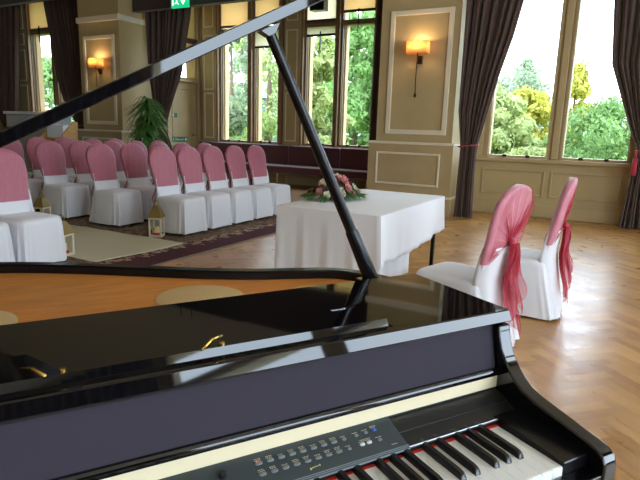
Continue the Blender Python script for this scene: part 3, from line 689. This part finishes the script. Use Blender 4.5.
# ------------------------------------------------------------------ palm
pl = empty('potted_palm', (-8.38, 7.95, .009), 0, 'tall potted palm with drooping narrow leaves in front of the dark curtain', 'plant')
MB().lathe([(.14, 0), (.19, .34), (.2, .36), (.175, .36), (.17, .33)], n=28).build('pot', M['pot'], pl, smooth='auto')
MB().lathe([(.172, .30), (.172, .325)], n=28).build('soil', M['soil'], pl)
st = [((0, 0, .32), (.03, .0, 1.0), (.0, .02, 1.72)), ((.05, .03, .32), (.1, .04, .9), (.08, -.03, 1.45)), ((-.05, -.03, .32), (-.08, -.05, .8), (-.07, .02, 1.3))]
for p in st: MB().tube(p, [.022, .018, .014], 8).build('stem', M['bark'], pl, smooth=True)
mb = MB()
for top, nL, LL in (((0, .02, 1.72), 150, .6), ((.12, -.03, 1.45), 150, .55), ((-.12, .02, 1.35), 150, .55), ((.0, -.1, 1.2), 150, .5), ((.1, .05, 1.05), 90, .5)):
    for k in range(nL):
        a = random.uniform(0, 2 * PI); el = random.uniform(-.2, 1.3); L = LL * random.uniform(.7, 1.05); d0 = Vector((math.cos(a) * math.cos(el), math.sin(a) * math.cos(el), math.sin(el)))
        sv = Vector((-math.sin(a), math.cos(a), 0)); P = []; n = 7; w = random.uniform(.012, .02); base = Vector(top) - Vector((0, 0, random.uniform(0, .2)))
        for j in range(n):
            t = j / (n - 1); c = base + d0 * L * t * .8 - Vector((0, 0, 1)) * .62 * L * t * t * (1.1 if el > .5 else .9); ww = w * math.sin(PI * min(.97, .12 + .88 * t)) ** .6
            P += [c - sv * ww, c + Vector((0, 0, -.004)), c + sv * ww]
        mb.add(P, [(3 * j + i, 3 * j + i + 1, 3 * j + 4 + i, 3 * j + 3 + i) for j in range(n - 1) for i in (0, 1)])
mb.build('fronds', M['leaf'], pl, fix=False, smooth=True)['kind'] = 'stuff'
# ------------------------------------------------------------------ counter and crate by the far left window
ct = empty('counter', (-11.3, 7.5, 0), 0, 'pale grey counter with white top in front of the far left window', 'counter')
MB().box(-.62, .88, -.25, .25, 0, 1.40).build('body', M['greybox'], ct, bevel=.01)
MB().box(-.66, .92, -.29, .29, 1.40, 1.46).build('worktop', M['whitetop'], ct, bevel=.01)
MB().box(-.6, .0, -.262, -.25, .15, 1.36).build('door', M['greybox'], ct, bevel=.006); MB().box(.02, .86, -.262, -.25, .15, 1.36).build('door', M['greybox'], ct, bevel=.006)
cr = empty('wooden_crate', (-9.15, 6.5, 0), .1, 'tan wooden box with pale papers showing behind the rear chairs at left', 'box')
MB().box(-.25, .3, -.2, .2, 0, .98).build('base', M['crate'], cr, bevel=.01)
mbx = MB().box(-.25, .3, .17, .2, .98, 1.16).prism([(-.2, .98), (.2, .98), (.2, 1.27), (.1, 1.27)], .27, .3, 'x').prism([(-.2, .98), (.2, .98), (.2, 1.2), (.1, 1.2)], -.25, -.22, 'x'); mbx.build('tray', M['crate'], cr)
MB().box(-.2, .2, -.1, .15, .98, 1.22, Matrix.Rotation(.05, 4, 'Y')).build('paper_stack', M['whitetop'], cr)
# ------------------------------------------------------------------ PIANO (local frame: x along the keyboard, y away from the player)
ex = Vector((0.53047, 0.84770)); PA = math.atan2(ex.y, ex.x)
pn = empty('baby_grand_piano', (-.0229, .8654, 0), PA, 'black gloss digital baby grand piano with raised lid and control panel', 'piano')
XL, XR = -1.315, .09
out_pts = [(.09, .505), (.086, .56), (.066, .615), (.043, .663), (.012, .70), (-.032, .728), (-.085, .747), (-.13, .762), (-.185, .779), (-.24, .802), (-.333, .848), (-.443, .915), (-.555, .983), (-.669, 1.045), (-.782, 1.09), (-.9, 1.112), (-1.02, 1.105), (-1.13, 1.06), (-1.22, .98), (-1.28, .87), (-1.305, .76), (-1.315, .6), (-1.315, .505)]
def offs(pts, d):
    r = []
    for i, p in enumerate(pts):
        a = Vector(pts[max(i - 1, 0)]); b_ = Vector(pts[min(i + 1, len(pts) - 1)]); t = (b_ - a).normalized(); n = Vector((-t.y, t.x)); r.append((p[0] + n.x * d, p[1] + n.y * d))
    return r
def cr_spline(pts, k=4):
    o = []
    for i in range(len(pts) - 1):
        p0, p1, p2, p3 = [Vector(pts[max(0, min(len(pts) - 1, j))]) for j in (i - 1, i, i + 1, i + 2)]
        for t in [q / k for q in range(k)]: o.append(tuple(.5 * ((2 * p1) + (p2 - p0) * t + (2 * p0 - 5 * p1 + 4 * p2 - p3) * t * t + (3 * p1 - p0 - 3 * p2 + p3) * t ** 3)))
    return o + [pts[-1]]
op = cr_spline(out_pts); ip = offs(op, .034); ip[0] = (XR - .034, .505); ip[-1] = (XL + .034, .505)
mb = MB(); n = len(op); vs = []
for (z, P) in ((.62, op), (.901, op), (.905, offs(op, .004)), (.905, offs(ip, -.004)), (.901, ip), (.62, ip)): vs += [(p[0], p[1], z) for p in P]
fs = [(r * n + i, r * n + i + 1, ((r + 1) % 6) * n + i + 1, ((r + 1) % 6) * n + i) for r in range(6) for i in range(n - 1)]
mb.add(vs, fs); mb.build('rim', M['rim'], pn, smooth='auto')
MB().prism(offs(op, .01), .60, .625).build('bottom_board', M['blackmatt'], pn)
sb = MB().prism(offs(ip, -.002), .862, .883).build('soundboard', M['orange'], pn)
for cx, cy, r in ((-.385, .665, .097), (-.84, .665, .096), (-.135, .6, .055)):
    MB().lathe([(r, .8832), (r, .8845), (r - .004, .8855)], cx, cy, 48).build('sound_hole_cover', M['oval'], sb, smooth='auto')
# rear part of side walls beside the keyboard
for x0, x1 in ((XL, XL + .032), (XR - .032, XR)):
    prof = [(.505, .60), (.505, .905), (.207, .905), (.203, .885), (.195, .862), (.185, .845), (.172, .829), (.157, .815), (.14, .804), (.115, .796), (.08, .789), (.04, .782), (0, .775), (-.018, .770), (-.028, .762), (-.033, .748), (-.034, .60)]
    MB().prism(prof, x0, x1, 'x').build('side_arm', M['black'], pn, bevel=.0045)
# fixed top with a recess for the folded music desk
TX0, TX1 = XL - .004, XR + .003; RX0, RX1 = -1.055, -.17
MB().prism([(.2085, .911), (.2125, .9075), (.505, .905), (.505, .908), (.235, .909), (.235, .93), (.2195, .93), (.2165, .9283)], TX0, TX1, 'x').build('top_front_edge', M['black'], pn)
MB().prism([(TX0, .2345), (RX0, .2345), (RX0, .338), (RX1, .338), (RX1, .2345), (TX1, .2345), (TX1, .507), (TX0, .507)], .9085, .93).build('top_board', M['black'], pn)
ds = MB().prism([(.2385, .9095), (.335, .9095), (.335, .941), (.2485, .941), (.243, .9295), (.2385, .929)], RX0 + .004, RX1 - .006, 'x').build('music_desk', M['black'], pn)
for (x0, y0, x1, y1) in ((-.508, .232, -.468, .272), (-.738, .268, -.711, .232)):
    MB().tube([(x0, y0 + .012, .943), ((x0 + x1) / 2, (y0 + y1) / 2 + .006, .951), (x1, y1, .948)], [.0022, .0026, .0022], 8).build('page_clip', M['gold'], ds, smooth=True)
for x in (-.474, -.69): MB().lathe([(.0045, .935), (.0045, .944), (.002, .945)], x, .256, 12).build('clip_screw', M['gold'], ds)
MB().box(-.245, -.215, .322, .326, .9405, .9415).build('maker_inlay', M['silver'], ds)
# front: cloth, trim, felt
X0, X1 = XL + .032, XR - .032
MB().prism([(.5, .905), (.222, .905), (.222, .9), (.206, .818), (.205, .7), (.5, .7)], X0, X1, 'x').build('upper_frame', M['blackmatt'], pn)
MB().prism([(.2215, .9), (.2255, .9), (.207, .824), (.2025, .824)], X0 + .018, X1 - .004, 'x').build('speaker_cloth', M['cloth_grille'], pn)
MB().prism([(.2225, .905), (.2185, .9), (.1995, .824), (.2035, .824)], X0, X0 + .018, 'x').build('cloth_frame', M['black'], pn)
MB().prism([(.215, .824), (.197, .824), (.1935, .821), (.192, .816), (.1935, .811), (.197, .8085), (.215, .8085)], X0, X1, 'x').build('trim_bar', M['black'], pn, smooth='auto')
MB().prism([(.215, .8085), (.2, .8085), (.1985, .8075), (.1985, .785), (.215, .785)], X0, X1, 'x').build('felt_strip', M['cream_felt'], pn)
MB().prism([(.215, .785), (.2, .785), (.2, .781), (.168, .7705), (.168, .7685), (.139, .759), (.139, .70), (.215, .70)], X0, X1, 'x').build('fallboard', M['blackmatt'], pn)
MB().prism([(.142, .757), (.1375, .758), (.1368, .7612), (.1374, .7622), (.139, .762)], -.21, .004, 'x').build('silver_strip', mat('dull_silver', s(150, 155, 162), .35, metal=.9), pn)
# control panel
cpx0, cpx1 = -1.03, -.2
def pz(y): return .785 + (y - .2) * (.02 / .062)
cp = MB().prism([(.1995, .785), (.1995, .775), (.15, .757), (.137, .757), (.1345, .760), (.1345, pz(.1345) - .0015), (.137, pz(.137))], cpx0, cpx1, 'x').build('control_panel', M['panelgrey'], pn, bevel=.0006)
MB().prism([(.1395, pz(.1395) + .0002), (.1365, pz(.1365) - .0002), (.1342, pz(.1342) - .0022), (.1338, pz(.134) - .0042), (.1355, pz(.1355) - .006)], cpx0 + .0, cpx1 + .0, 'x').build('panel_lip', mat('panel_lip_sheen', s(120, 130, 138), .3), cp, smooth=False)  # paler grey paints the sheen line along the panel's front edge
tilt = math.atan2(.02, .062)
def on_panel(mb, x, y, hx_, hy_, h, n=20, sqr=.7):
    nrm = Vector((0, -math.sin(tilt), math.cos(tilt))); ty = Vector((0, math.cos(tilt), math.sin(tilt))); c = Vector((x, y, pz(y)))
    rg = []
    for (q, hh) in ((1, -.001), (1, h * .6), (.8, h), (.4, h * 1.1)):
        rg.append([c + Vector((1, 0, 0)) * hx_ * q * sgn(math.cos(a), sqr) + ty * hy_ * q * sgn(math.sin(a), sqr) + nrm * hh for a in [2 * PI * k / n for k in range(n)]])
    return mb.rings(rg)
def button(x, y, m='button', hx_=.0052, hy_=.0028):
    on_panel(MB(), x, y, hx_, hy_, .0022).build('button', M[m], cp, smooth='auto')
lab = MB()
def mark(x, y, w, h=.0009): 
    lab = MB(); k = x - w
    while k < x + w:       # short uneven dashes, too small to read in the photo
        L = random.uniform(.0012, .0024); on_panel(lab, k + L / 2, y, L / 2, h, .00025, 6, 1); k += L + .0008
    lab.build('button_lettering', M['print'], cp)
for k in range(9):
    small = k == 8
    for y in (.180, .1618):
        x = -.4442 + k * .01824 + (-.0012 if y < .17 else 0)
        button(x, y, 'button', .0036 if small else .0053, .0028)
        mark(x - .0005, y + .0052, .0042)
        if k % 3 != 2: mark(x - .0005, y + .0078, .0045)
on_panel(MB(), -.4462, .1838, .001, .001, .0008, 8).build('indicator', M['button_red'], cp)
for x, y, m_, w in ((-.2752, .180, 'button', .0036), (-.2568, .1803, 'button', .0036), (-.2395, .181, 'button_blue', .0036), (-.2745, .162, 'button_light', .0046), (-.2613, .162, 'button_light', .0046), (-.2416, .1614, 'button', .0036)):
    button(x, y, m_, w)
for x, y, w in ((-.2752, .1855, .005), (-.2568, .1858, .005), (-.2395, .1862, .005), (-.2395, .1888, .005), (-.268, .1672, .011), (-.266, .1698, .009), (-.2416, .1668, .0055), (-.2222, .1473, .0055)): mark(x, y, w)
lg = MB(); 
for x, w, y, h_ in ((-.3742, .0012, .1482, .0022), (-.371, .0011, .1492, .0010), (-.3685, .0009, .1494, .0010), (-.366, .0009, .1496, .0010), (-.3636, .0009, .1498, .0011), (-.361, .0009, .1500, .0010), (-.3582, .0011, .1502, .0018)): on_panel(lg, x, y, w, h_, .0003, 8, 1)
lg.build('maker_mark', mat('yellow_green_print', s(206, 206, 130), .5), cp)
kn_ = on_panel(MB(), -.5003, .1775, .0062, .0062, .007, 24, 1).build('volume_knob', M['blackmatt'], cp, smooth='auto')
mkr = on_panel(MB(), -.5003, .1845, .004, .0008, .0003, 8, 1).build('knob_lettering', M['print'], cp)
# keys
KW = .0235
whites = []
for i in range(52):
    x1 = -i * KW - .0005; x0 = x1 - KW + .001
    o = MB().prism([(0.0, .7275), (.002, .7265), (.148, .7265), (.148, .75), (.003, .75), (0, .7485)], x0, x1, 'x').build('white_key', M['ivory'], pn)
names = [(51 - i) for i in range(52)]      # A0 = index 51
# note letters from the top: C B A G F E D | C B A G F E D ...
top = ['C'] + ['B', 'A', 'G', 'F', 'E', 'D', 'C'] * 7 + ['B', 'A']
boff = {'B': -.0035, 'A': 0.0, 'G': .0035, 'E': -.0028, 'D': .0028}
for i in range(52):
    L = top[i]
    if L in boff and not (i == 51):
        xc = -(i + 1) * KW - boff[L] * -1 * -1      # boundary to the key on its left
        w = .0055; rg = []
        for y, z, ww in ((.0435, .750, w), (.047, .7575, w * .9), (.0505, .7605, w * .78), (.058, .7618, w * .78), (.148, .7618, w * .78)):
            rg.append((y, z, ww))
        vs = []; 
        for (y, z, ww) in rg: vs += [(xc - w, y, .749), (xc - ww, y, z - .0012), (xc - ww * .8, y, z), (xc + ww * .8, y, z), (xc + ww, y, z - .0012), (xc + w, y, .749)]
        fs = [(j * 6 + k, j * 6 + k + 1, (j + 1) * 6 + k + 1, (j + 1) * 6 + k) for j in range(4) for k in range(5)] + [tuple(range(6)), tuple(range(24, 30))]
        MB().add(vs, fs).build('black_key', M['ebony'], pn, smooth='auto')
MB().box(-52 * KW, 0, .133, .148, .7502, .7512).build('key_felt', M['redfelt'], pn)
MB().box(X0, X1, .0, .5, .60, .7255).build('key_bed', M['blackmatt'], pn)
MB().box(X0, X1, -.03, -.0015, .60, .735).build('key_slip', M['black'], pn, bevel=.003)
for x0, x1 in ((.001, X1), (X0, -52 * KW - .001)):
    MB().prism([(.148, .70), (.148, .7625), (.14, .764), (.0, .757), (-.001, .755), (-.001, .70)], x0, x1, 'x').build('key_block', M['rim'], pn)
MB().box(.012, .034, -.0315, -.0295, .705, .722).build('headphone_socket', M['button'], pn)
# legs, pedals
for lx, ly in ((.03, .12), (-1.255, .12), (-.8, .93)):
    lg_ = MB().rings([[(lx + sx * q, ly + sy * q, z) for sx, sy in ((-1, -1), (1, -1), (1, 1), (-1, 1))] for q, z in ((.028, .055), (.045, .45), (.05, .52), (.04, .53), (.052, .56), (.052, .60))]).build('leg', M['black'], pn, bevel=.004)
    MB().lathe([(.02, .03), (.022, .055)], lx, ly, 14).tube([(lx - .012, ly, .026), (lx + .012, ly, .026)], .026, 16).build('caster', M['gold'], lg_)
py_ = MB().box(-.74, -.72, .24, .26, .12, .6).box(-.50, -.48, .24, .26, .12, .6).box(-.76, -.46, .2, .3, .05, .12).build('pedal_lyre', M['black'], pn, bevel=.004)
for x in (-.69, -.61, -.53): MB().prism([(x - .012, .21), (x + .012, .21), (x + .02, .1), (x - .02, .1)], .07, .078).build('pedal', M['gold'], py_, bevel=.002)
# lid
th = math.radians(27.2); hx0, hz0 = XL, .925
def lidpt(x, y, h): sx = x - XL; return (hx0 + sx * math.cos(th) - h * math.sin(th), y, hz0 + sx * math.sin(th) + h * math.cos(th))
lp = [(XL - .003, .498)] + [(XR + .006, .498)] + [(p[0], p[1]) for p in offs(op, -.006)[1:]]
n = len(lp); vs = []
for h, o_ in ((0, 0), (.0215, 0)): vs += [lidpt(p[0], p[1], h) for p in lp]
MB().add(vs, [tuple(range(n))[::-1], tuple(range(n, 2 * n))] + [(i, (i + 1) % n, n + (i + 1) % n, n + i) for i in range(n)]).build('lid', M['black'], pn, bevel=.002)
for y in (.58, .92): MB().tube([(XL - .002, y - .04, .923), (XL - .002, y + .04, .923)], .006, 10).build('lid_hinge', M['gold'], pn)
# prop
pb = Vector((.018, .575, .9)); pt = Vector((-.277, .552, 1.452)); dd = (pt - pb).normalized(); pa = Vector((0, 1, 0)); pc = dd.cross(pa).normalized(); pa = pc.cross(dd)
def stick(t0, t1, w0, w1, d_, off=0):
    mb = MB(); rg = []
    for t, w in ((t0, w0), (t1, w1)):
        c = pb + (pt - pb) * t + pc * off; rg.append([c + pc * w * a + pa * d_ * b_ for a, b_ in ((-1, -1), (1, -1), (1, 1), (-1, 1))])
    return mb.rings(rg)
ps = MB().tube([pb, pb + (pt - pb) * .5, pt], [.0135, .0122, .0108], 18).build('prop_stick', M['rim'], pn, smooth='auto')
MB().tube([pb - dd * .004, pb + (pt - pb) * .1, pb + (pt - pb) * .235, pb + (pt - pb) * .25], [.019, .0175, .0155, .0115], 18).build('prop_arm', M['rim'], ps, smooth='auto')
MB().tube([pb + Vector((-.012, 0, .01)), pb + Vector((.012, 0, .01))], .006).build('pivot_pin', M['gold'], ps)
MB().prism([(-.296, 1.444), (-.258, 1.463), (-.266, 1.444), (-.28, 1.436)], .538, .562, 'y').build('prop_cup', M['black'], ps)
MB().box(-.018, .05, .555, .595, .9045, .9085).build('prop_plate', M['black'], pn, bevel=.001)
# ------------------------------------------------------------------ garden
struct(MB().box(-60, 60, VBAY + .35, 140, -.6, -.45).build('ground', M['grass']))
cam_F = Vector((-.48118, .87662)); cam_R = Vector((.87662, .48118))
def at_px(px, Y): # ground point seen at column px, at forward distance Y
    X_ = (px - 320) / 540 * Y * 1.0; p = cam_R * X_ + cam_F * Y; return p.x, p.y
def tree(px, Y, h, rad, m, label, z0=-.5, base=0, cone=False, dens=1.0, leaf=.15):
    x, y = at_px(px, Y); root = empty('garden_tree', (x, y, z0), 0, label, 'tree', 'garden trees beyond the windows')
    MB().tube([(0, 0, 0), (.1, 0, h * .4), (0, .1, h * .8)], [rad * .09, rad * .06, rad * .02], 8).build('trunk', M['bark'], root, smooth=True)
    mb = MB(); K = 60; cl = []
    for k in range(K):
        t = random.random(); z = base + (h - base) * (.08 + .88 * t)
        lim = rad * ((1 - t) ** .8 + .06 if cone else math.sqrt(max(.05, 1 - (2 * t - 1) ** 2 * .9)))
        a = random.uniform(0, 2 * PI); r = lim * random.uniform(.35, .95); cl.append((Vector((r * math.cos(a), r * math.sin(a), z)), rad * random.uniform(.14, .3)))
    N = int(9000 * dens)
    for k in range(N):
        c, r = random.choice(cl); v = Vector((random.gauss(0, 1), random.gauss(0, 1), random.gauss(0, .8))).normalized() * r * random.uniform(.65, 1.08); p = c + v
        if p.z < .1: p.z = .1
        nrm = (v.normalized() + Vector((random.gauss(0, .5), random.gauss(0, .5), random.gauss(0, .5)))).normalized(); t1 = nrm.orthogonal().normalized(); t1 = Matrix.Rotation(random.uniform(0, 6.28), 3, nrm) @ t1; t2 = nrm.cross(t1); q = leaf * random.uniform(.5, 1.1)
        mb.add([p - t1 * q, p - t2 * q * .5, p + t1 * q, p + t2 * q * .5], [(0, 1, 2, 3)])
    mb.build('foliage', m, root, fix=False)['kind'] = 'stuff'
tree(516, 20, 3.3, 1.5, M['t_yellow'], 'yellow-green conifer in the left half of the bright right window', cone=False, leaf=.13)
tree(492, 30, 5.0, 3.4, M['t_pale'], 'pale hazy tree behind the yellow conifer, beside the left curtain')
tree(512, 42, 7.6, 2.6, M['t_pale'], 'pointed pale tree rising behind the yellow conifer', cone=True)
tree(561, 26, 5.1, 1.6, M['t_yellow'], 'tall yellowish tree right of the window post', cone=True, leaf=.15)
tree(616, 15, 2.7, 1.9, M['t_green'], 'broad light green bush filling the right pane', leaf=.08, dens=1.9)
tree(586, 11.4, 1.2, .5, M['t_green'], 'low green bush at the foot of the window post', leaf=.12)
tree(655, 22, 4.2, 2.4, M['t_green'], 'green tree half hidden by the right-hand curtain')
tree(528, 14.2, 1.4, .8, M['t_lime'], 'low lime bush below the yellow conifer', leaf=.12)
tree(486, 17, 3.0, 1.3, M['t_lime'], 'lime bush against the left side of the bright window', leaf=.12)
tree(366, 20, 6.5, 1.8, M['t_dark'], 'dense mid green tree in the fourth bay window', dens=2.2, leaf=.14)
tree(350, 27.5, 7, 2.2, M['t_green'], 'green tree between the third and fourth bay windows', dens=1.4)
tree(313, 17, 4.6, 1.0, M['t_lime'], 'light yellow-green tree in the third bay window', dens=1.2, leaf=.15)
tree(325, 13.6, 1.3, .8, M['t_green'], 'low green shrub at the foot of the third bay window', leaf=.12)
tree(265, 26, 6.5, 2.6, M['t_lime'], 'airy light green tree in the second bay window', dens=.9)
tree(228, 20.5, 6.5, 1.4, M['t_pale'], 'slim bare-limbed pale tree in the first bay window', dens=.45, base=1.2)
tree(240, 15.5, 1.3, 1.0, M['t_green'], 'green shrub below the far house in the first bay window', leaf=.14)
tree(52, 24, 4.2, 2.2, M['t_green'], 'green tree seen through the far left window')
tree(300, 44, 7.0, 4.0, M['t_lime'], 'large light tree behind the others beyond the bay')
x, y = at_px(246, 36); hs = empty('garden_house', (x, y, -.5), .5, 'blue-grey house seen through the first bay window', 'house')
MB().box(-3, 3, -2, 2, 0, 3.6).build('wall', M['house'], hs)
MB().prism([(-2.2, 3.6), (2.2, 3.6), (0, 4.6)], -3.2, 3.2, 'x').build('roof', M['houseglass'], hs)
for xx in (-2.2, -1.0, .2, 1.4):
    for zz in (.5, 2.0):
        w = MB().box(xx - .06, xx + .76, -2.06, -2, zz - .06, zz + 1.06).build('window', M['housewhite'], hs); MB().box(xx, xx + .7, -2.08, -2.05, zz, zz + 1.0).build('pane', M['houseglass'], w)
def hillf(i, j):
    px = -500 + 1900 * i; Y = 90 + 30 * j; x_, y_ = at_px(px, Y); return (x_, y_, -1 + (7.5 + 2.5 * math.sin(i * 17) + 1.2 * math.sin(i * 43)) * math.sin(PI * min(1, j * .98 + .02) * .55))
struct(MB().grid(hillf, 90, 8).build('ground_hill', M['hill'], smooth=True, fix=False))
# ------------------------------------------------------------------ camera
f = 540.; roll = math.atan2(84, 2660); p = math.atan(f / 2661)
Rv = Vector((.87662, .48118, 0)); Fh = Vector((-.48118, .87662, 0)); up = Vector((0, 0, 1))
F = Fh * math.cos(p) - up * math.sin(p); D = -Fh * math.sin(p) - up * math.cos(p)
r_ = Rv * math.cos(roll) - D * math.sin(roll); d_ = Rv * math.sin(roll) + D * math.cos(roll)
cam = bpy.data.cameras.new('camera'); co = bpy.data.objects.new('camera', cam); C.objects.link(co)
co.matrix_world = Matrix(((r_.x, -d_.x, -F.x, 0), (r_.y, -d_.y, -F.y, 0), (r_.z, -d_.z, -F.z, 1.26), (0, 0, 0, 1)))
cam.sensor_fit = 'HORIZONTAL'; cam.sensor_width = 36; cam.lens = 36 * f / 640; cam.clip_start = .05; cam.clip_end = 400
sc.camera = co
# ------------------------------------------------------------------ sky
w = bpy.data.worlds.new('sky'); sc.world = w; w.use_nodes = True; nt = w.node_tree; bg = nt.nodes['Background']
tc = nt.nodes.new('ShaderNodeTexCoord'); nz = nt.nodes.new('ShaderNodeTexNoise'); nz.inputs['Scale'].default_value = 2.2; nz.inputs['Detail'].default_value = 4
rp = nt.nodes.new('ShaderNodeValToRGB'); rp.color_ramp.elements[0].color = (.62, .79, 1, 1); rp.color_ramp.elements[1].color = (.80, .91, 1, 1)
nt.links.new(tc.outputs['Generated'], nz.inputs['Vector']); nt.links.new(nz.outputs['Fac'], rp.inputs[0]); nt.links.new(rp.outputs[0], bg.inputs[0])
bg.inputs[1].default_value = 6.0
sc.view_settings.view_transform = 'Standard'; sc.view_settings.look = 'None'; sc.view_settings.gamma = 1; sc.view_settings.use_curve_mapping = False
sc.view_settings.exposure = 0.75
sc.cycles.max_bounces = 10; sc.cycles.diffuse_bounces = 5; sc.cycles.transparent_max_bounces = 24; sc.cycles.sample_clamp_indirect = 8
sc.cycles.use_denoising = True
